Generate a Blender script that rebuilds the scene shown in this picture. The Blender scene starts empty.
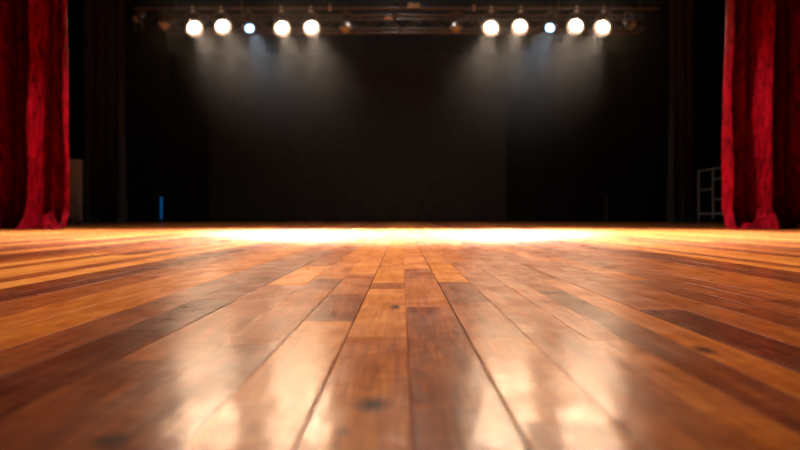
import bpy, bmesh, math, random
from mathutils import Vector, Matrix, noise

random.seed(7)
scene = bpy.context.scene
COL = scene.collection

# ------------------------------------------------------------------ frame
F = 650.0            # focal length in pixels of the 800 wide frame
H = 0.17             # lens height over the boards
VX, VY = 402.0, 217.0

def px(x, Y):                       # metres across at distance Y
    return (x - VX) * Y / F
def pz(y, Y):                       # metres up at distance Y
    return H + (VY - y) * Y / F
def depth(y):                       # where a floor point at picture row y lies
    return F * H / (y - VY)

# ------------------------------------------------------------------ helpers
def tag(o, label=None, cat=None, group=None, kind=None):
    if label: o['label'] = label
    if cat: o['category'] = cat
    if group: o['group'] = group
    if kind: o['kind'] = kind
    return o

def link(name, data, parent=None, mat=None, loc=(0, 0, 0)):
    o = bpy.data.objects.new(name, data)
    COL.objects.link(o)
    if mat is not None and data is not None:
        data.materials.append(mat)
    if parent is not None:
        o.parent = parent
    o.location = loc
    return o

def empty(name, loc, rz=0.0):
    o = bpy.data.objects.new(name, None)
    COL.objects.link(o)
    o.empty_display_size = 0.1
    o.location = loc
    o.rotation_euler = (0, 0, rz)
    return o

def mesh_obj(name, bm, mat, parent=None, loc=(0, 0, 0), smooth=False, angle=None):
    bmesh.ops.recalc_face_normals(bm, faces=bm.faces)
    me = bpy.data.meshes.new(name)
    bm.to_mesh(me)
    bm.free()
    if smooth:
        for p in me.polygons:
            p.use_smooth = True
    if angle is not None:
        for p in me.polygons:
            p.use_smooth = True
        me.set_sharp_from_angle(angle=math.radians(angle))
    return link(name, me, parent, mat, loc)

def add_box(bm, size, at=(0, 0, 0), bevel=0.0, seg=2):
    r = bmesh.ops.create_cube(bm, size=1.0)
    vs = r['verts']
    for v in vs:
        v.co = Vector((v.co.x * size[0] + at[0], v.co.y * size[1] + at[1], v.co.z * size[2] + at[2]))
    if bevel > 0:
        es = list({e for v in vs for e in v.link_edges})
        bmesh.ops.bevel(bm, geom=es, offset=bevel, segments=seg, profile=0.5, affect='EDGES')

def add_tube(bm, a, b, r, n=12, r2=None):
    a, b = Vector(a), Vector(b)
    d = b - a
    q = Vector((0, 0, 1)).rotation_difference(d.normalized())
    M = Matrix.Translation((a + b) / 2) @ q.to_matrix().to_4x4()
    bmesh.ops.create_cone(bm, cap_ends=True, segments=n, radius1=r, radius2=r if r2 is None else r2,
                          depth=d.length, matrix=M)

def add_path(bm, pts, r, n=10):
    for i in range(len(pts) - 1):
        add_tube(bm, pts[i], pts[i + 1], r, n)
    for p in pts[1:-1]:
        bmesh.ops.create_uvsphere(bm, u_segments=n, v_segments=6, radius=r, matrix=Matrix.Translation(p))

def add_lathe(bm, prof, n=32, axis='Z'):
    rings = []
    for (r, z) in prof:
        ring = []
        for k in range(n):
            a = 2 * math.pi * k / n
            ring.append(bm.verts.new((r * math.cos(a), r * math.sin(a), z)))
        rings.append(ring)
    for i in range(len(rings) - 1):
        for k in range(n):
            bm.faces.new((rings[i][k], rings[i][(k + 1) % n], rings[i + 1][(k + 1) % n], rings[i + 1][k]))
    return rings

def to_mesh(name, bm, mat, angle=35):
    bmesh.ops.recalc_face_normals(bm, faces=bm.faces)
    me = bpy.data.meshes.new(name); bm.to_mesh(me); bm.free()
    for p in me.polygons: p.use_smooth = True
    me.set_sharp_from_angle(angle=math.radians(angle))
    me.materials.append(mat)
    return me

# ------------------------------------------------------------------ materials
def new_mat(name):
    m = bpy.data.materials.new(name)
    m.use_nodes = True
    nt = m.node_tree
    b = nt.nodes['Principled BSDF']
    return m, nt, b

def nd(nt, typ, **kw):
    n = nt.nodes.new(typ)
    for k, v in kw.items():
        setattr(n, k, v)
    return n

def plain(name, col, rough=0.6, metal=0.0, var=0.25, scale=30.0, spec=0.5, bump=0.0):
    m, nt, b = new_mat(name)
    tc = nd(nt, 'ShaderNodeTexCoord')
    nz = nd(nt, 'ShaderNodeTexNoise')
    nz.inputs['Scale'].default_value = scale
    nz.inputs['Detail'].default_value = 4
    nt.links.new(tc.outputs['Object'], nz.inputs['Vector'])
    cr = nd(nt, 'ShaderNodeValToRGB')
    cr.color_ramp.elements[0].position = 0.3
    cr.color_ramp.elements[1].position = 0.7
    cr.color_ramp.elements[0].color = tuple(c * (1 - var) for c in col) + (1,)
    cr.color_ramp.elements[1].color = tuple(min(1, c * (1 + var)) for c in col) + (1,)
    nt.links.new(nz.outputs['Fac'], cr.inputs['Fac'])
    nt.links.new(cr.outputs['Color'], b.inputs['Base Color'])
    b.inputs['Roughness'].default_value = rough
    b.inputs['Metallic'].default_value = metal
    b.inputs['Specular IOR Level'].default_value = spec
    if bump > 0:
        bp = nd(nt, 'ShaderNodeBump')
        bp.inputs['Strength'].default_value = bump
        bp.inputs['Distance'].default_value = 0.01
        nt.links.new(nz.outputs['Fac'], bp.inputs['Height'])
        nt.links.new(bp.outputs['Normal'], b.inputs['Normal'])
    return m

def glow(name, col, strength):
    m, nt, b = new_mat(name)
    b.inputs['Base Color'].default_value = tuple(0.3 * c for c in col) + (1,)
    b.inputs['Emission Color'].default_value = tuple(col) + (1,)
    b.inputs['Emission Strength'].default_value = strength
    return m

def velvet(name):
    m, nt, b = new_mat(name)
    tc = nd(nt, 'ShaderNodeTexCoord')
    mp = nd(nt, 'ShaderNodeMapping')
    mp.inputs['Scale'].default_value = (9, 9, 3.2)
    nt.links.new(tc.outputs['Object'], mp.inputs['Vector'])
    n1 = nd(nt, 'ShaderNodeTexNoise')
    n1.inputs['Scale'].default_value = 1.6
    n1.inputs['Detail'].default_value = 5
    n1.inputs['Roughness'].default_value = 0.6
    n1.inputs['Distortion'].default_value = 0.8
    nt.links.new(mp.outputs['Vector'], n1.inputs['Vector'])
    n2 = nd(nt, 'ShaderNodeTexNoise')
    n2.inputs['Scale'].default_value = 60
    n2.inputs['Detail'].default_value = 3
    nt.links.new(tc.outputs['Object'], n2.inputs['Vector'])
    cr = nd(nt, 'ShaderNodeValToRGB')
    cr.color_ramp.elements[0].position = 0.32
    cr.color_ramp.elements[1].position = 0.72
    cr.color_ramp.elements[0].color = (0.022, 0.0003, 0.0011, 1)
    cr.color_ramp.elements[1].color = (0.19, 0.0014, 0.007, 1)  # lighter red patches painted in for the velvet's shine
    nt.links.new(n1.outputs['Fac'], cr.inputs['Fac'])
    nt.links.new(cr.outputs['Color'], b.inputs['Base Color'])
    b.inputs['Roughness'].default_value = 0.42
    b.inputs['Specular IOR Level'].default_value = 0.03
    b.inputs['Specular Tint'].default_value = (1.0, 0.12, 0.12, 1)
    b.inputs['Sheen Weight'].default_value = 0.1
    b.inputs['Sheen Roughness'].default_value = 0.35
    b.inputs['Sheen Tint'].default_value = (1.0, 0.05, 0.07, 1)
    ad = nd(nt, 'ShaderNodeMath', operation='MULTIPLY_ADD')
    ad.inputs[1].default_value = 0.25
    nt.links.new(n2.outputs['Fac'], ad.inputs[0])
    nt.links.new(n1.outputs['Fac'], ad.inputs[2])
    bp = nd(nt, 'ShaderNodeBump')
    bp.inputs['Strength'].default_value = 0.55
    bp.inputs['Distance'].default_value = 0.04
    nt.links.new(ad.outputs[0], bp.inputs['Height'])
    nt.links.new(bp.outputs['Normal'], b.inputs['Normal'])
    return m

# knots and dark marks in the boards: centre x, y, half length, half width
KNOTS = []
for (kx, ky, hl, hw) in ((372, 405, 0.024, 0.016), (395, 307, 0.035, 0.010), (108, 441, 0.018, 0.016),
                         (704, 350, 0.030, 0.013), (343, 432, 0.006, 0.006)):
    Y = depth(ky)
    KNOTS.append((px(kx, Y), Y, hl, hw))

def wood():
    m, nt, b = new_mat('stage_boards_wood')
    L = nt.links.new
    tc = nd(nt, 'ShaderNodeTexCoord')
    at = nd(nt, 'ShaderNodeAttribute', attribute_name='board')     # r tone, g offset, b sheen
    sp = nd(nt, 'ShaderNodeSeparateColor')
    L(at.outputs['Color'], sp.inputs['Color'])
    so = nd(nt, 'ShaderNodeSeparateXYZ')
    L(tc.outputs['Object'], so.inputs['Vector'])
    offz = nd(nt, 'ShaderNodeMath', operation='MULTIPLY'); offz.inputs[1].default_value = 61.0
    L(sp.outputs['Green'], offz.inputs[0])

    def coords(sx, sy):
        a = nd(nt, 'ShaderNodeMath', operation='MULTIPLY'); a.inputs[1].default_value = sx
        c = nd(nt, 'ShaderNodeMath', operation='MULTIPLY'); c.inputs[1].default_value = sy
        L(so.outputs['X'], a.inputs[0]); L(so.outputs['Y'], c.inputs[0])
        cb = nd(nt, 'ShaderNodeCombineXYZ')
        L(a.outputs[0], cb.inputs['X']); L(c.outputs[0], cb.inputs['Y']); L(offz.outputs[0], cb.inputs['Z'])
        return cb

    def nz(vec, detail=4, dist=0.0, rough=0.55):
        n = nd(nt, 'ShaderNodeTexNoise')
        n.inputs['Scale'].default_value = 1.0
        n.inputs['Detail'].default_value = detail
        n.inputs['Roughness'].default_value = rough
        n.inputs['Distortion'].default_value = dist
        L(vec.outputs[0], n.inputs['Vector'])
        return n
    broad = nz(coords(42, 3.2), 4, 0.8)
    fine = nz(coords(240, 9), 4, 0.3)
    cross = nz(coords(34, 75), 3, 0.6)           # short flecks lying across the board

    def muladd(src, mul, add):
        n = nd(nt, 'ShaderNodeMath', operation='MULTIPLY_ADD')
        n.inputs[1].default_value = mul
        L(src, n.inputs[0])
        if isinstance(add, (int, float)):
            n.inputs[2].default_value = add
        else:
            L(add, n.inputs[2])
        return n.outputs[0]
    t = muladd(broad.outputs['Fac'], 0.50, sp.outputs['Red'])
    t = muladd(fine.outputs['Fac'], 0.70, t)
    t = muladd(cross.outputs['Fac'], 0.42, t)
    t = muladd(t, 1.0, -0.83)
    ramp = nd(nt, 'ShaderNodeValToRGB')
    e = ramp.color_ramp.elements
    e[0].position = 0.0; e[0].color = (0.075, 0.0120, 0.0030, 1)
    e[1].position = 1.0; e[1].color = (0.62, 0.265, 0.066, 1)
    for p, c in ((0.22, (0.185, 0.040, 0.0070)), (0.45, (0.345, 0.087, 0.0125)), (0.72, (0.55, 0.180, 0.029))):
        k = ramp.color_ramp.elements.new(p); k.color = c + (1,)
    L(t, ramp.inputs['Fac'])
    col = ramp.outputs['Color']
    for (kx, ky, hl, hw) in KNOTS:
        v = nd(nt, 'ShaderNodeVectorMath', operation='SUBTRACT'); v.inputs[1].default_value = (kx, ky, 0)
        L(tc.outputs['Object'], v.inputs[0])
        s = nd(nt, 'ShaderNodeVectorMath', operation='MULTIPLY'); s.inputs[1].default_value = (1 / hw, 1 / hl, 0)
        L(v.outputs[0], s.inputs[0])
        ln = nd(nt, 'ShaderNodeVectorMath', operation='LENGTH'); L(s.outputs[0], ln.inputs[0])
        w = muladd(fine.outputs['Fac'], 0.8, ln.outputs['Value'])
        mr = nd(nt, 'ShaderNodeMapRange')
        mr.inputs['From Min'].default_value = 0.7; mr.inputs['From Max'].default_value = 1.7
        mr.inputs['To Min'].default_value = 0.92; mr.inputs['To Max'].default_value = 0.0
        L(w, mr.inputs['Value'])
        mx = nd(nt, 'ShaderNodeMix', data_type='RGBA')
        L(mr.outputs[0], mx.inputs[0]); L(col, mx.inputs[6])
        mx.inputs[7].default_value = (0.012, 0.004, 0.002, 1)
        col = mx.outputs[2]
    L(col, b.inputs['Base Color'])
    # lacquer, worn in patches
    wear = nz(coords(7, 5), 5, 0.5, 0.6)
    r = muladd(wear.outputs['Fac'], 0.14, 0.278)
    r = muladd(sp.outputs['Blue'], 0.04, r)
    L(r, b.inputs['Roughness'])
    b.inputs['Specular IOR Level'].default_value = 0.5
    # surface relief: pores along the grain, scuffs, a slow swell in the lacquer
    scuff = nz(coords(26, 60), 4, 0.4)
    swell = nz(coords(34, 15), 2, 0.0)
    hgt = muladd(fine.outputs['Fac'], 0.045, muladd(scuff.outputs['Fac'], 0.30, muladd(swell.outputs['Fac'], 0.45, 0.0)))
    bp = nd(nt, 'ShaderNodeBump')
    bp.inputs['Strength'].default_value = 1.0
    bp.inputs['Distance'].default_value = 0.0022
    L(hgt, bp.inputs['Height'])
    L(bp.outputs['Normal'], b.inputs['Normal'])
    # newer lacquer left between the worn patches has a closer polish
    b2 = nd(nt, 'ShaderNodeBsdfPrincipled')
    L(col, b2.inputs['Base Color'])
    L(bp.outputs['Normal'], b2.inputs['Normal'])
    r2 = muladd(sp.outputs['Blue'], 0.05, 0.165)
    L(r2, b2.inputs['Roughness'])
    mx = nd(nt, 'ShaderNodeMixShader')
    pol = nz(coords(9, 6), 4, 0.6)
    mr = nd(nt, 'ShaderNodeMapRange')
    mr.inputs['From Min'].default_value = 0.35; mr.inputs['From Max'].default_value = 0.65
    mr.inputs['To Min'].default_value = 0.30; mr.inputs['To Max'].default_value = 0.72
    L(pol.outputs['Fac'], mr.inputs['Value'])
    L(mr.outputs[0], mx.inputs[0]); L(b.outputs[0], mx.inputs[1]); L(b2.outputs[0], mx.inputs[2])
    L(mx.outputs[0], nt.nodes['Material Output'].inputs['Surface'])
    return m

M_WOOD = wood()
M_RED = velvet('red_velvet')
M_BLACK = plain('black_paint', (0.006, 0.006, 0.006), 0.9, var=0.3, scale=3, spec=0.1)
M_CLOTH = plain('black_serge', (0.034, 0.032, 0.031), 0.95, var=0.3, scale=14, spec=0.05, bump=0.3)
M_DROP = plain('black_backcloth', (0.030, 0.024, 0.021), 0.95, var=0.2, scale=5, spec=0.05)
M_REAR = plain('black_rear_cloth', (0.009, 0.008, 0.0075), 0.95, var=0.2, scale=5, spec=0.05)
M_CAN = plain('black_lamp_housing', (0.02, 0.018, 0.017), 0.45, var=0.3, scale=20)
M_STEEL = plain('dark_steel', (0.05, 0.036, 0.028), 0.6, 0.3, var=0.35, scale=12)
M_BRIGHT = plain('bare_aluminium', (0.55, 0.48, 0.42), 0.35, 0.8, var=0.2, scale=12)
M_TUBE = plain('grey_tube', (0.45, 0.42, 0.39), 0.5, 0.2, var=0.2, scale=12)
M_CASE = plain('grey_case', (0.19, 0.205, 0.225), 0.65, var=0.2, scale=18)
M_HALO_HOOD = plain('black_hood', (0.022, 0.018, 0.016), 0.8, var=0.2, scale=20, spec=0.1)  # for the added ring that catches lens light as a halo
M_RUBBER = plain('black_rubber', (0.012, 0.012, 0.012), 0.8, var=0.2)
M_WARM = glow('warm_lamp_lens', (1.0, 0.67, 0.42), 440.0)
M_COOL = glow('cool_lamp_lens', (0.40, 0.68, 1.0), 5.0)
M_OFF = plain('unlit_lens', (0.20, 0.18, 0.17), 0.3, 0.0, var=0.2, scale=60)
M_BLUE = glow('blue_tube_light', (0.012, 0.19, 0.60), 0.28)

# ------------------------------------------------------------------ stage floor
FAR_Y = 21.9
def floor_mesh():
    # board edges as X / H
    left = [-0.465, -0.955, -1.43, -2.0, -2.5, -3.0, -3.5, -4.0, -4.66, -5.07, -5.57, -6.1]
    right = [0.045, 0.55, 1.045, 1.53, 1.83, 2.19, 2.55, 3.05, 3.5, 3.95, 4.35, 4.75, 5.3, 5.95, 6.5, 7.2]
    s = list(reversed(left)) + right
    wide = {-0.465: 1.1, 0.55: 1.2, 1.53: 1.2, -2.0: 1.5, -0.955: 0.5, 1.045: 0.5, 2.55: 1.0, 4.75: 1.0}
    while s[0] * H > -13.0:
        s.insert(0, s[0] - random.uniform(0.46, 0.56))
    while s[-1] * H < 13.0:
        s.append(s[-1] + random.uniform(0.46, 0.56))
    # rows where a board ends (picture rows, far to near) and the tones between them
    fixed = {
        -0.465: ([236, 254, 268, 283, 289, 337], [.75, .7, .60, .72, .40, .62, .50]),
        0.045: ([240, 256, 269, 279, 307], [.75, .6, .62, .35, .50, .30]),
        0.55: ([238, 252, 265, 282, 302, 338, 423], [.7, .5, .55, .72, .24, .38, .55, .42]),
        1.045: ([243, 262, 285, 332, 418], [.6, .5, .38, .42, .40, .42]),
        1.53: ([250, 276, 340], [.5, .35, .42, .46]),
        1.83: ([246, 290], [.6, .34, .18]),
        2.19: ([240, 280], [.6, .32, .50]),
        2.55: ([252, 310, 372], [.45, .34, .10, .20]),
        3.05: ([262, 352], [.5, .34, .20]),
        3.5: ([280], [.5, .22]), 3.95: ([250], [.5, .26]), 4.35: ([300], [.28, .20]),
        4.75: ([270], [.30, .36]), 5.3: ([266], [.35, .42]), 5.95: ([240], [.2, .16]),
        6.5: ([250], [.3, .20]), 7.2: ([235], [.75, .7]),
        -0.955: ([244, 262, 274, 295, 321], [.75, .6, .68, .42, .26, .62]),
        -1.43: ([240, 258, 279, 289, 345], [.7, .6, .55, .24, .42, .26]),  # near tones in this row and the next lowered, painting in light falloff leftward
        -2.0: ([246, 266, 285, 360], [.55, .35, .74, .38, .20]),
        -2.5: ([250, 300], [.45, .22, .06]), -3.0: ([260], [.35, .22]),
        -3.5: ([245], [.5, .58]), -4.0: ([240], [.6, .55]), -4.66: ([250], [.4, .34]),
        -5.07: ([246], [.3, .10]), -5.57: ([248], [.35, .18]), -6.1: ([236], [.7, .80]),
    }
    verts, faces, cols = [], [], []
    B = 0.0008
    rows_far = FAR_Y
    for i in range(len(s) - 1):
        a, c = s[i], s[i + 1]
        ga = 0.0005 * wide.get(a, 0.28) * 1.6
        gc = 0.0005 * wide.get(c, 0.28) * 1.6
        x0, x1 = a * H + ga, c * H - gc
        if a in fixed:
            rows, tones = fixed[a]
            ys = [rows_far] + [depth(r) for r in rows] + [-1.5]
            # split the first, far run further
            far_y = ys[1]
            y = far_y
            extra = []
            while y < rows_far - 1.0:
                y += random.uniform(0.7, 2.2)
                extra.append(min(y, rows_far))
            if extra and extra[-1] < rows_far:
                extra.append(rows_far)
            ys = list(reversed(extra)) + ys[1:]
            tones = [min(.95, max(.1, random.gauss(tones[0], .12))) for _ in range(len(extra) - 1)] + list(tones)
        else:
            ys, tones = [rows_far], []
            y = rows_far
            tone = random.choice((.15, .25, .35, .5, .62, .75, .85))
            while y > -1.0:
                y -= random.uniform(1.4, 4.5)
                ys.append(max(y, -1.5)); tones.append(tone)
                tone = min(.9, max(.1, random.choice((tone, tone, random.uniform(.12, .85)))))
            if ys[-1] > -1.5:
                ys.append(-1.5); tones.append(tone)
        for j in range(len(ys) - 1):
            y1, y0 = ys[j] - 0.0003, ys[j + 1] + 0.0003
            if y1 - y0 < 0.004:
                continue
            tone = tones[j] if j < len(tones) else random.uniform(.2, .8)
            tilt = random.gauss(0, 0.0016) * (x1 - x0)          # every board lies a little askew
            lift = random.gauss(0, 0.00012)
            pitch = random.gauss(0, 0.0006) * min(0.5, y1 - y0)
            def zz(u, v):
                return lift + tilt * (u - .5) + pitch * (v - .5) 
            n = len(verts)
            W = x1 - x0; D = y1 - y0
            nseg = 4                                            # a slight crown across the board
            xs = [x0, x0 + B, x0 + W * .3, x0 + W * .7, x1 - B, x1]
            crown = [-B * .9, 0, .00010, .00010, 0, -B * .9]
            yy = [y0, y0 + B * .6, y1 - B * .6, y1]
            cy = [-B * .6, 0, 0, -B * .6]
            for q, yv in enumerate(yy):
                for p, xv in enumerate(xs):
                    verts.append((xv, yv, zz((xv - x0) / W, (yv - y0) / D) + min(crown[p], 0 if cy[q] == 0 else cy[q]) if cy[q] < 0
                                  else zz((xv - x0) / W, (yv - y0) / D) + crown[p]))
            # bottoms
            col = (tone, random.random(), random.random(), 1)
            def face(*ix):
                faces.append(tuple(n + k for k in ix)); cols.append(col)
            for q in range(3):
                for p in range(5):
                    face(q * 6 + p, q * 6 + p + 1, (q + 1) * 6 + p + 1, (q + 1) * 6 + p)
            nb = len(verts) - n
            for (xv, yv) in ((x0, y0), (x1, y0), (x1, y1), (x0, y1)):
                verts.append((xv, yv, -0.02))
            face(0, nb, nb + 1, 5, 4, 3, 2, 1)
            face(18, 19, 20, 21, 22, 23, nb + 2, nb + 3)
            face(0, 6, 12, 18, nb + 3, nb)
            face(5, nb + 1, nb + 2, 23, 17, 11)
    # the dark sub-floor seen down the gaps
    n = len(verts)
    verts += [(-13.5, -1.6, -0.012), (13.5, -1.6, -0.012), (13.5, 22.4, -0.012), (-13.5, 22.4, -0.012)]
    faces.append((n, n + 1, n + 2, n + 3)); cols.append((0.0, 0, 1, 1))
    me = bpy.data.meshes.new('floor')
    me.from_pydata(verts, [], faces)
    at = me.color_attributes.new('board', 'FLOAT_COLOR', 'CORNER')
    buf = []
    for f, c in zip(me.polygons, cols):
        buf.extend(list(c) * f.loop_total)
    at.data.foreach_set('color', buf)
    me.update()
    return me
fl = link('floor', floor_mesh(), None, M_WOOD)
tag(fl, 'polished orange brown stage floor of long boards', 'floor', kind='structure')

def struct(name, size, at, mat=M_BLACK):
    bm = bmesh.new(); add_box(bm, size, at)
    o = mesh_obj(name, bm, mat)
    o['kind'] = 'structure'
    return o
struct('wall_back', (27.4, 0.2, 8.0), (0, 22.35, 3.97))
struct('wall_left', (0.2, 24.0, 8.0), (-13.4, 10.4, 3.97))
struct('wall_right', (0.2, 24.0, 8.0), (13.4, 10.4, 3.97))
struct('ceiling', (27.0, 24.0, 0.2), (0, 10.4, 7.1))

# ------------------------------------------------------------------ cloth
def cloth(name, Y0, crests, edge_a, edge_b, ztop, mat, lean=0.0, hem=0.0, seed=0, nx=420, nz=90, base_depth=0.0,
          flare=0.0, thick=0.008, wr=0.012, zbot=0.012, flap=None):
    """a hanging cloth; crests: (picture x at the hem, half width px, bulge m, drift px from hem to top)"""
    k = Y0 / F
    bm = bmesh.new()
    grid = []
    for j in range(nz + 1):
        v = (j / nz) ** 1.7
        z = zbot + (ztop - zbot) * v
        row = []
        for i in range(nx + 1):
            u = i / nx
            g = max(0.0, 1 - z / 3.2)
            xa = edge_a[0] + (edge_a[1] - edge_a[0]) * min(1, z / 3.2) ** 0.7
            xb = edge_b[0] + (edge_b[1] - edge_b[0]) * min(1, z / 3.2) ** 0.7
            xp = xa + (xb - xa) * u
            d = 0.0
            for (c, w, a, dr) in crests:
                tz = min(1, z / 3.2)
                cc = c + dr * tz ** 0.7 + 1.2 * noise.noise(Vector((c * 0.37, z * 0.6, seed)))
                ww = w * (1.0 + 0.25 * max(0, 1 - z / 0.9) * 0.5)
                q = abs((xp - cc) / ww)
                if q < 1:
                    e = a * (1 - q ** 1.4) ** 1.0 * (0.82 + 0.25 * noise.noise(Vector((c, z * 0.8, seed + 3))))
                    d = max(d, e)
            # hem: the cloth breaks and spreads over the boards
            if hem > 0:
                hz = max(0.0, 1 - z / hem)
                n1 = noise.noise(Vector((xp * 0.11, z * 4.0, seed + 9.1)))
                n2 = noise.noise(Vector((xp * 0.27, z * 7.0, seed + 4.7)))
                d += hz ** 1.6 * (0.10 + flare * (0.5 + n1)) + hz * 0.05 * n2
                zz = z + hz * (1 - hz) * 0.10 * n1
                for (fp, amp) in flap or ():          # a turned-up fold lying along a slanting crease
                    for (x1_, z1_), (x2_, z2_) in zip(fp, fp[1:]):
                        if x1_ <= xp < x2_:
                            zc = z1_ + (z2_ - z1_) * (xp - x1_) / (x2_ - x1_)
                            q = min(1, max(0, (zc - z) / 0.07))
                            d += amp * q * q * (3 - 2 * q)
                if j == 0:
                    zz = zbot
            else:
                zz = z
            wv = wr * noise.noise(Vector((xp * 0.35, z * 1.1, seed + 1.3))) + 0.4 * wr * noise.noise(Vector((xp * 0.9, z * 3.5, seed + 2.3)))
            X = (xp - VX) * k
            row.append(bm.verts.new((X + 0.5 * wv, Y0 - d + wv, max(zbot, zz))))
        grid.append(row)
    for j in range(nz):
        for i in range(nx):
            bm.faces.new((grid[j][i], grid[j][i + 1], grid[j + 1][i + 1], grid[j + 1][i]))
    o = mesh_obj(name, bm, mat, smooth=True)
    md = o.modifiers.new('thickness', 'SOLIDIFY')
    md.thickness = thick
    md.offset = 1
    return o

CY = 8.9
left_cr = [(69, 5, .20, 0), (58, 10, .13, 1), (38, 8, .44, 7), (22, 6, .18, 3), (8, 7, .34, 2), (-8, 9, .2, 0), (-26, 11, .26, 0),
           (-48, 12, .2, 0), (-72, 13, .25, 0), (-96, 12, .2, 0), (-121, 14, .26, 0)]
right_cr = [(721, 6, .30, 5), (736, 9, .16, 4), (754, 11, .46, 5), (774, 5, .24, 3), (790, 8, .48, 3), (809, 9, .3, 0), (830, 12, .25, 0),
            (856, 12, .2, 0), (880, 13, .26, 0), (904, 12, .2, 0), (926, 12, .2, 0)]
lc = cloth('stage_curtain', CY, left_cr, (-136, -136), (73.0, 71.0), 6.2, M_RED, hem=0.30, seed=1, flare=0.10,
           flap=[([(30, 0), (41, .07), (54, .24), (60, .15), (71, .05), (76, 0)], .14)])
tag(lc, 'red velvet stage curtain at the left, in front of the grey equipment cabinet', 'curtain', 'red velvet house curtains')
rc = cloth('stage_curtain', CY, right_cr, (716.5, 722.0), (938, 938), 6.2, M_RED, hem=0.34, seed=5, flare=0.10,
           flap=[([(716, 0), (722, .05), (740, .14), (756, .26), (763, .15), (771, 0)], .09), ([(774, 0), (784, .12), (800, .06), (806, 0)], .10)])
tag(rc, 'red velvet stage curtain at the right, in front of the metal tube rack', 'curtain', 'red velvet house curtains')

LY = 17.2
dl = cloth('black_drape', LY, [(88, 7, .16, 0), (99, 7, .14, 0), (110, 6, .12, 0), (122, 6, .26, 0)], (82, 84), (128, 126), 6.9, M_CLOTH,
           hem=0.2, seed=11, nx=160, nz=50, flare=.1)
tag(dl, 'black masking drape hanging in folds right of the grey equipment cabinet', 'drape', 'black masking drapes')
dr = cloth('black_drape', LY, [(671, 5, .22, 0), (681, 6, .18, 0), (689, 5, .16, 0)], (666, 668), (693, 691), 6.9, M_CLOTH,
           hem=0.2, seed=13, nx=160, nz=50, flare=.1)
tag(dr, 'black masking drape hanging in folds left of the metal tube rack', 'drape', 'black masking drapes')

BY = 21.6
bd = cloth('backdrop', BY, [(x, 26, .05, 0) for x in range(214, 510, 42)], (208, 208), (507, 507), 6.9, M_DROP, seed=21, nx=160, nz=30, wr=.02)
tag(bd, 'wide dark brown black backdrop closing the stage behind the lamps', 'backdrop')
b2 = cloth('black_drape', BY + .16, [(x, 20, .12, 0) for x in range(505, 650, 34)], (500, 500), (668, 668), 6.9, M_REAR, seed=23, nx=140, nz=30)
tag(b2, 'black drape at the stage rear between backdrop and right masking drape', 'drape', 'black rear drapes')
b3 = cloth('black_drape', BY + .16, [(x, 20, .12, 0) for x in range(120, 230, 34)], (100, 100), (214, 214), 6.9, M_REAR, seed=25, nx=140, nz=30)
tag(b3, 'black drape at the stage rear behind the upright blue light tube', 'drape', 'black rear drapes')

# black border hung across, its lower edge just under the lamps
VYY = 20.2
vb = cloth('black_valance', VYY, [(x, 20, .10, 0) for x in range(150, 680, 33)], (140, 140), (690, 690), 6.9, M_REAR, seed=27, nx=260, nz=16,
           zbot=pz(54, VYY))
tag(vb, 'black cloth valance hung across above the backdrop', 'valance')

# ------------------------------------------------------------------ lamp bar and truss
PY = 13.0
PZ = pz(8.5, PY)
root = empty('lighting_bar', (0, PY, PZ))
tag(root, 'long steel lighting bar the stage lamps hang from', 'lighting bar')
bm = bmesh.new(); add_tube(bm, (px(134, PY), 0, 0), (px(660, PY), 0, 0), 0.026, 14)
mesh_obj('pipe', bm, M_STEEL, root, angle=40)
for x in (176, 330, 402, 474, 640):
    bm = bmesh.new(); add_tube(bm, (px(x, PY), 0, 0.026), (px(x, PY), 0, 7.0 - PZ), 0.006, 8)
    mesh_obj('hanger', bm, M_STEEL, root, angle=40)
    bm = bmesh.new(); add_box(bm, (0.05, 0.07, 0.09), (px(x, PY), 0, 0.01), 0.008)
    mesh_obj('clamp', bm, M_BRIGHT if x in (330, 474) else M_STEEL, root)

TY = 13.45
tz1, tz0 = pz(15.5, TY), pz(29, TY)
root = empty('lighting_truss', (0, TY, tz0))
tag(root, 'dark steel lattice truss running behind the lighting bar', 'truss')
hh = tz1 - tz0
tx0, tx1 = px(162, TY), px(644, TY)
for (yy, zz) in ((0, 0), (0, hh), (0.29, 0), (0.29, hh)):
    bm = bmesh.new(); add_tube(bm, (tx0, yy, zz), (tx1, yy, zz), 0.024, 12)
    mesh_obj('chord', bm, M_STEEL, root, angle=40)
n = 22
step = (tx1 - tx0) / n
bm = bmesh.new(); add_tube(bm, (0, 0, 0), (step, 0, hh), 0.010, 8); up_me = to_mesh('brace', bm, M_STEEL)
bm = bmesh.new(); add_tube(bm, (0, 0, hh), (step, 0, 0), 0.010, 8); dn_me = to_mesh('brace', bm, M_STEEL)
bm = bmesh.new(); add_tube(bm, (0, 0, 0), (0, 0.29, 0), 0.010, 8); cr_me = to_mesh('brace', bm, M_STEEL)
for i in range(n + 1):
    if i < n:
        for yy in (0, 0.29):
            link('brace', up_me if i % 2 else dn_me, root, None, (tx0 + step * i, yy, 0))
    for zz in (0, hh):
        link('brace', cr_me, root, None, (tx0 + step * i, 0, zz))
for x in (240, 400, 560):
    bm = bmesh.new(); add_tube(bm, (px(x, TY), 0.145, hh), (px(x, TY), 0.145, 7.0 - tz0), 0.012, 8)
    mesh_obj('hanger', bm, M_STEEL, root, angle=40)

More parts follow.
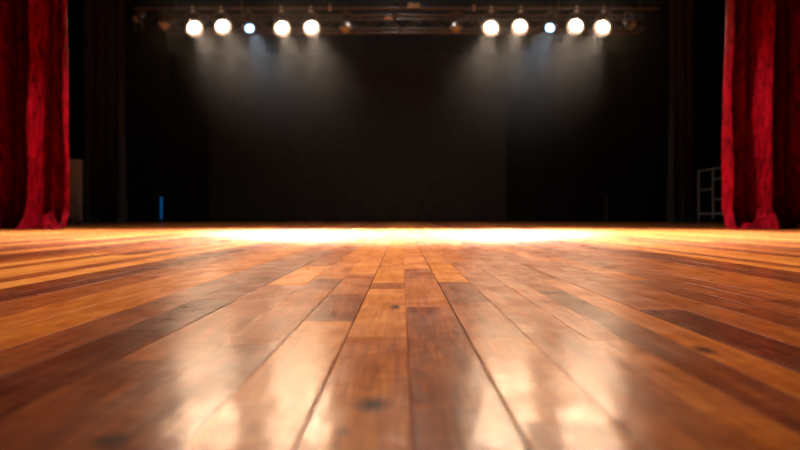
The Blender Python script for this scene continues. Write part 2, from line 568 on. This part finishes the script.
for (x, y, w, h, lab) in ((388.5, 18, 0.16, 0.05, 'small pale connector box on the truss, lower of the two'),
                          (414, 5, 0.24, 0.07, 'small pale connector box above the lighting bar, upper of the two')):
    Yb = TY - 0.06
    r = empty('connector_box', (px(x, Yb), Yb, pz(y, Yb)))
    tag(r, lab, 'connector box', 'connector boxes at the middle of the bar')
    bm = bmesh.new(); add_box(bm, (w, 0.06, h), (0, 0, 0), 0.008)
    mesh_obj('box_body', bm, M_BRIGHT, r)
    bm = bmesh.new()
    up = 7.0 - pz(y, Yb) if y < 10 else 0.06
    add_tube(bm, (0, 0.03, 0), (0, 0.03, up), 0.006, 8)
    mesh_obj('mounting_strap', bm, M_STEEL, r)

# one lamp of each kind, then copies
def can_meshes(R, Ln):
    out = {}
    bm = bmesh.new()          # housing: open can, axis along -Z (beam goes to -Z)
    add_lathe(bm, [(0.0, Ln * .62), (R * .42, Ln * .60), (R * .62, Ln * .50), (R * .80, Ln * .30), (R * .95, Ln * .16), (R, 0.02), (R, -Ln * .30),
                   (R * 1.08, -Ln * .30), (R * 1.08, -Ln * .36), (R * .96, -Ln * .36), (R * .94, -Ln * .10), (R * .5, Ln * .2), (0.0, Ln * .25)], 32)
    bmesh.ops.remove_doubles(bm, verts=bm.verts, dist=1e-5)
    out['housing'] = bm
    bm = bmesh.new()
    add_lathe(bm, [(0.0, -Ln * .345), (R * .4, -Ln * .34), (R * .72, -Ln * .325), (R * .94, -Ln * .30), (R * .94, -Ln * .28), (0, -Ln * .28)], 32)
    bmesh.ops.remove_doubles(bm, verts=bm.verts, dist=1e-5)
    out['lens'] = bm
    bm = bmesh.new()          # gel frame holder clip
    add_box(bm, (R * .3, R * .12, Ln * .12), (0, R * 1.10, -Ln * .36), 0.003)
    out['clip'] = bm
    bm = bmesh.new()          # flared ring added before the lens; its lit inside stands in for a halo
    add_lathe(bm, [(R * 1.02, -Ln * .36), (R * 1.18, -Ln * .47), (R * 1.60, -Ln * .62), (R * 1.63, -Ln * .62), (R * 1.21, -Ln * .46), (R * 1.05, -Ln * .35),
                   (R * 1.02, -Ln * .36)], 40)
    bmesh.ops.remove_doubles(bm, verts=bm.verts, dist=1e-5)
    out['hood'] = bm
    return out

def lamp_kit(R, Ln, lens_mat, drop, plate_mat):
    kit = {}
    c = can_meshes(R, Ln)
    kit['housing'] = to_mesh('housing', c['housing'], M_CAN)
    kit['lens'] = to_mesh('lens', c['lens'], lens_mat)
    kit['clip'] = to_mesh('clip', c['clip'], M_CAN)
    kit['hood'] = to_mesh('hood', c['hood'], M_HALO_HOOD)
    kit['hooded'] = lens_mat is M_WARM
    W = R * 1.22
    bm = bmesh.new()
    add_box(bm, (0.012, 0.04, drop - 0.10), (-W, 0, -(drop + 0.06) / 2), 0.003)
    add_box(bm, (0.012, 0.04, drop - 0.10), (W, 0, -(drop + 0.06) / 2), 0.003)
    add_box(bm, (2 * W + 0.012, 0.04, 0.012), (0, 0, -0.085), 0.003)
    kit['yoke'] = to_mesh('yoke', bm, M_CAN)
    bm = bmesh.new()
    ring = [(0.038 * math.cos(t), 0.038 * math.sin(t)) for t in [math.radians(-100 + 24 * q) for q in range(13)]]
    for (ya, za), (yb, zb) in zip(ring, ring[1:]):
        add_tube(bm, (0, ya, za), (0, yb, zb), 0.010, 8)
    add_box(bm, (0.075, 0.05, 0.032), (0, 0, -0.058), 0.005)
    add_tube(bm, (0, 0, -0.05), (0, 0, -0.095), 0.010, 10)
    kit['clamp'] = to_mesh('clamp', bm, plate_mat)
    bm = bmesh.new(); add_tube(bm, (-.016, 0, 0), (.016, 0, 0), 0.022, 12)
    kit['knob'] = to_mesh('knob', bm, M_BRIGHT)
    kit['W'] = W; kit['drop'] = drop; kit['Ln'] = Ln; kit['R'] = R
    return kit

def lamp(kit, x, y, target, label, group, light=None, Yp=PY, pipe_z=PZ):
    X = px(x + (0.8 if x > 402 else -1.2), Yp)
    r = empty('stage_spotlight', (X, Yp, pipe_z))
    tag(r, label, 'spotlight', group)
    cz = pz(y - 2.8, Yp) - pipe_z                         # height of the can under the bar
    d = (Vector(target) - Vector((X, Yp, pipe_z + cz))).normalized()
    q = Vector((0, 0, -1)).rotation_difference(d)
    pan = math.atan2(d.x, -d.y)
    y_ = link('yoke', kit['yoke'], r); y_.rotation_euler = (0, 0, pan)
    c_ = link('clamp', kit['clamp'], r)
    for s in (-1, 1):
        k_ = link('knob', kit['knob'], r)
        k_.location = (s * kit['W'] * math.cos(pan), s * kit['W'] * math.sin(pan), cz); k_.rotation_euler = (0, 0, pan)
    h_ = link('housing', kit['housing'], r)
    # seen from the stalls the lens, not the pivot, sits at the picture point
    off = d * (kit['Ln'] * 0.30)
    h_.location = Vector((0, 0, cz))
    # keep the can upright about its beam: clip on top
    zax = -d
    xax = Vector((0, 0, 1)).cross(zax)
    if xax.length < 1e-3: xax = Vector((1, 0, 0))
    xax.normalize(); yax = zax.cross(xax)
    Mx = Matrix((xax, yax, zax)).transposed()
    h_.rotation_euler = Mx.to_euler()
    link('lens', kit['lens'], h_)
    if kit['hooded']:
        link('hood', kit['hood'], h_)
    for k in range(3):
        link('clip', kit['clip'], h_).rotation_euler = (0, 0, k * 2 * math.pi / 3)
    if light:
        ld = bpy.data.lights.new('lamp_beam', 'SPOT')
        ld.energy = light['W']; ld.color = light['col']
        ld.spot_size = math.radians(light.get('size', 50)); ld.spot_blend = light.get('blend', 0.7)
        ld.shadow_soft_size = kit['R'] * 0.85
        lo = bpy.data.objects.new('lamp_beam', ld); COL.objects.link(lo)
        lo.location = Vector((X, Yp, pipe_z + cz)) + d * (kit['Ln'] * 0.40 + kit['R'] * 0.9)
        lo.rotation_euler = Mx.to_euler()
    return r

warm = lamp_kit(0.104, 0.34, M_WARM, 0.40, M_BRIGHT)
cool = lamp_kit(0.090, 0.30, M_COOL, 0.43, M_STEEL)
dark = lamp_kit(0.085, 0.30, M_OFF, 0.45, M_STEEL)

WARM = (1.0, 0.78, 0.62); COOL = (0.62, 0.80, 1.0)
def L(W, col, size=27, blend=0.95): return dict(W=W, col=col, size=size, blend=blend)
PWR = 2800
order_l = ['leftmost lit lamp, outermost in the left cluster, warm white', 'second warm white lamp from the left, just left of the bluish one',
           'bluish white lamp in the left cluster, smaller than its warm neighbours', 'warm white lamp just right of the bluish one in the left cluster',
           'innermost warm white lamp of the left cluster, nearest the middle']
order_r = ['innermost warm white lamp of the right cluster, nearest the middle', 'warm white lamp just left of the bluish one in the right cluster',
           'bluish white lamp in the right cluster, smaller than its warm neighbours', 'warm white lamp just right of the bluish one in the right cluster',
           'rightmost lit lamp, outermost in the right cluster, warm white']
for (x, y), lab in zip(((194, 28.5), (222.5, 27), (250, 29.5), (282.5, 28.5), (312, 28)), order_l):
    c = lab.startswith('bluish')
    tx = -0.9 + (x - 194) / 118 * 0.45
    lamp(cool if c else warm, x, y, (tx, 7.5, 0), lab, 'lit lamps of the left cluster', L(PWR * (.8 if c else 1), COOL if c else WARM))
for (x, y), lab in zip(((490.5, 28), (520, 27), (549.8, 29), (576, 26.5), (603, 28)), order_r):
    c = lab.startswith('bluish')
    tx = 0.45 + (x - 490) / 113 * 0.45
    lamp(cool if c else warm, x, y, (tx, 7.5, 0), lab, 'lit lamps of the right cluster', L(PWR * (.8 if c else 1), COOL if c else WARM))
for (x, y, tgt, lab) in ((347, 30.5, (-.9, 8.5, 0), 'unlit lamp right of the left lit cluster, lens dull brown'),
                         (455.5, 30.5, (.9, 8.5, 0), 'unlit lamp left of the right lit cluster, lens dull brown'),
                         (166, 27, (-2.4, 8, 0), 'unlit lamp at the left end, just left of the leftmost lit lamp'),
                         (628.5, 27, (7.0, 8, 0), 'unlit lamp at the right end, beyond the rightmost lit lamp'),
                         (140, 20, (-7.6, 9, 0), 'unlit lamp at the far left end of the bar, outermost of all')):
    lamp(dark, x, y, tgt, lab, 'unlit lamps on the bar')

# ------------------------------------------------------------------ things in the wings
Yc = 13.6
cx = px(72.6, Yc); ctop = pz(160, Yc)
r = empty('equipment_cabinet', (cx, Yc, 0), math.atan2(-cx, Yc))
tag(r, 'tall grey equipment cabinet standing behind the left red curtain edge', 'cabinet')
bm = bmesh.new(); add_box(bm, (0.36, 0.42, ctop - 0.07), (0, 0, 0.07 + (ctop - 0.07) / 2), 0.012)
mesh_obj('body', bm, M_CASE, r)
bm = bmesh.new(); add_box(bm, (0.30, 0.02, ctop - 0.2), (0, -0.215, 0.07 + (ctop - 0.07) / 2), 0.006)
mesh_obj('front_panel', bm, M_CASE, r)
for z in (ctop - 0.16, ctop - 0.27, ctop * .5, 0.3):
    bm = bmesh.new(); add_box(bm, (0.03, 0.012, 0.03), (0.09, -0.23, z), 0.004)
    mesh_obj('catch', bm, M_BRIGHT, r)
for sx in (-.13, .13):
    for sy in (-.15, .15):
        bm = bmesh.new(); add_tube(bm, (sx, sy, 0.001), (sx, sy, 0.075), 0.035, 12)
        mesh_obj('foot', bm, M_RUBBER, r)

Yr = 18.6
P = []
for x, Yq, top in ((698.8, 18.6, 170.5), (713.2, 18.1, 168), (731, 17.5, 165.5)):
    P.append((px(x, Yq), Yq, pz(top, Yq)))
r = empty('tube_rack', (P[0][0], P[0][1], 0))
tag(r, 'grey metal tube rack on castors, half hidden by the right red curtain', 'rack')
O = Vector((P[0][0], P[0][1], 0))
for k, p in enumerate(P):
    bm = bmesh.new(); b_ = Vector((p[0], p[1], 0.09)) - O; t_ = Vector(p) - O
    add_tube(bm, b_, t_, 0.024, 12)
    mesh_obj('post', bm, M_TUBE, r, angle=40)
    f = empty('tmp', (0, 0, 0)); bpy.data.objects.remove(f)
    bm = bmesh.new()
    add_tube(bm, (b_.x - .02, b_.y, 0.055), (b_.x + .02, b_.y, 0.055), 0.054, 16)
    add_box(bm, (0.06, 0.05, 0.06), (b_.x, b_.y, 0.09), 0.006)
    mesh_obj('castor', bm, M_BRIGHT if k == 0 else M_RUBBER, r, angle=40)
def rail(i, j, fi, fj, rad=0.017):
    a = Vector((P[i][0], P[i][1], P[i][2] * fi)) - O; b = Vector((P[j][0], P[j][1], P[j][2] * fj)) - O
    bm = bmesh.new(); add_tube(bm, a, b, rad, 10)
    mesh_obj('rail', bm, M_TUBE, r, angle=40)
rail(0, 1, .985, .985); rail(1, 2, .985, .985); rail(0, 1, .62, .62); rail(1, 2, .80, .80); rail(1, 2, .43, .43)
rail(0, 1, .17, .17, .022); rail(1, 2, .17, .17, .022)

Yl = 20.6
r = empty('light_tube', (px(161.3, Yl), Yl, 0))
tag(r, 'thin upright blue light tube standing on the floor at the rear left', 'light tube')
zt = pz(197, Yl)
bm = bmesh.new(); add_tube(bm, (0, 0, 0.10), (0, 0, zt), 0.028, 14)
mesh_obj('tube', bm, M_BLUE, r, angle=40)
bm = bmesh.new(); add_lathe(bm, [(0, 0.001), (.10, .001), (.10, .02), (.035, .035), (.032, .11), (0, .11)], 20)
mesh_obj('base', bm, M_RUBBER, r, angle=40)
bm = bmesh.new(); add_tube(bm, (0, 0, zt), (0, 0, zt + .03), 0.031, 14)
mesh_obj('end_cap', bm, M_RUBBER, r, angle=40)

Ys = 20.2
r = empty('floor_stand', (px(606.5, Ys), Ys, 0))
tag(r, 'faint dark upright stand on the floor at the rear right', 'stand')
bm = bmesh.new(); add_tube(bm, (0, 0, .03), (0, 0, pz(197, Ys)), 0.03, 12)
mesh_obj('pole', bm, M_STEEL, r, angle=40)
for k in range(3):
    a = 0.4 + k * 2 * math.pi / 3
    bm = bmesh.new(); add_tube(bm, (0, 0, .22), (.24 * math.cos(a), .24 * math.sin(a), 0.012), 0.010, 8)
    mesh_obj('leg', bm, M_STEEL, r, angle=40)

# ------------------------------------------------------------------ haze in the air of the stage
bm = bmesh.new(); add_box(bm, (17.0, 6.3, 6.6), (0, 13.15, 3.45))
mh = bpy.data.materials.new('stage_haze'); mh.use_nodes = True
nt = mh.node_tree
nt.nodes.remove(nt.nodes['Principled BSDF'])
vs = nt.nodes.new('ShaderNodeVolumeScatter')
vs.inputs['Color'].default_value = (0.95, 0.93, 0.90, 1)
vs.inputs['Density'].default_value = 0.0016
vs.inputs['Anisotropy'].default_value = 0.78
nt.links.new(vs.outputs[0], nt.nodes['Material Output'].inputs['Volume'])
hz = mesh_obj('haze', bm, mh)
tag(hz, 'thin smoke haze in the air that shows the lamp beams', 'haze', kind='stuff')

# ------------------------------------------------------------------ unseen spots: two for the curtains, the rest added as fill
def spot(loc, tgt, W, col, size, blend=0.6, soft=0.15):
    ld = bpy.data.lights.new('house_lamp', 'SPOT')
    ld.energy = W; ld.color = col; ld.spot_size = math.radians(size); ld.spot_blend = blend; ld.shadow_soft_size = soft
    o = bpy.data.objects.new('house_lamp', ld); COL.objects.link(o)
    o.location = loc
    o.rotation_euler = (Vector(tgt) - Vector(loc)).to_track_quat('-Z', 'Y').to_euler()
    return o
spot((-0.4, 8.0, 5.0), (-4.75, CY - .2, 0.8), 2700, (1.0, .86, .78), 25, 1.0)
spot((0.4, 7.8, 5.0), (4.75, CY - .2, 1.0), 2700, (1.0, .86, .78), 29, 1.0)
spot((0, -3.0, 5.0), (0, 3.2, 0), 1500, (1.0, .76, .50), 40, 1.0)  # unseen front wash added to lift the near boards

for sx in (-1.3, 1.3):          # unseen top light added to make the bright floor pool
    spot((sx, 8.0, 6.4), (sx * 1.3, 7.0, 0), 22000, (1.0, .93, .87), 62, 1.0, 0.2)

spot((0, 15.8, 6.8), (0, 15.8, 0), 900, (1.0, .88, .76), 150, 1.0, 0.2)     # unseen fill added to lift the rear floor, drapes and wings

spot((0, 4.6, 6.4), (0.1, 3.8, 0), 4200, (1.0, .84, .66), 66, 1.0, 0.2)  # unseen top light added to brighten the middle boards

w = bpy.data.worlds.new('dark_house'); scene.world = w
w.use_nodes = True
w.node_tree.nodes['Background'].inputs['Color'].default_value = (0.010, 0.008, 0.007, 1)
w.node_tree.nodes['Background'].inputs['Strength'].default_value = 0.35

# ------------------------------------------------------------------ camera
cd = bpy.data.cameras.new('camera')
cd.sensor_fit = 'HORIZONTAL'; cd.sensor_width = 36.0
cd.lens = 36.0 * F / 800.0
cd.shift_x = -(VX - 400) / 800.0
cd.shift_y = -(225 - VY) / 800.0
cd.clip_start = 0.02; cd.clip_end = 100
cd.dof.use_dof = True
cd.dof.focus_distance = 1.55
cd.dof.aperture_fstop = 3.2
co = bpy.data.objects.new('camera', cd); COL.objects.link(co)
co.location = (0, 0, H); co.rotation_euler = (math.pi / 2, 0, 0)
scene.camera = co

# ------------------------------------------------------------------ render look
vs_ = scene.view_settings
scene.display_settings.display_device = 'sRGB'
vs_.view_transform = 'Standard'; vs_.look = 'None'; vs_.gamma = 1.0; vs_.exposure = 0.0
vs_.use_curve_mapping = False
cy = scene.cycles
cy.use_denoising = True
cy.denoising_input_passes = 'RGB_ALBEDO_NORMAL'
cy.denoising_prefilter = 'FAST'
cy.max_bounces = 6; cy.diffuse_bounces = 3; cy.glossy_bounces = 3; cy.volume_bounces = 0
cy.transparent_max_bounces = 6
cy.sample_clamp_indirect = 4.0
cy.caustics_reflective = False; cy.caustics_refractive = False
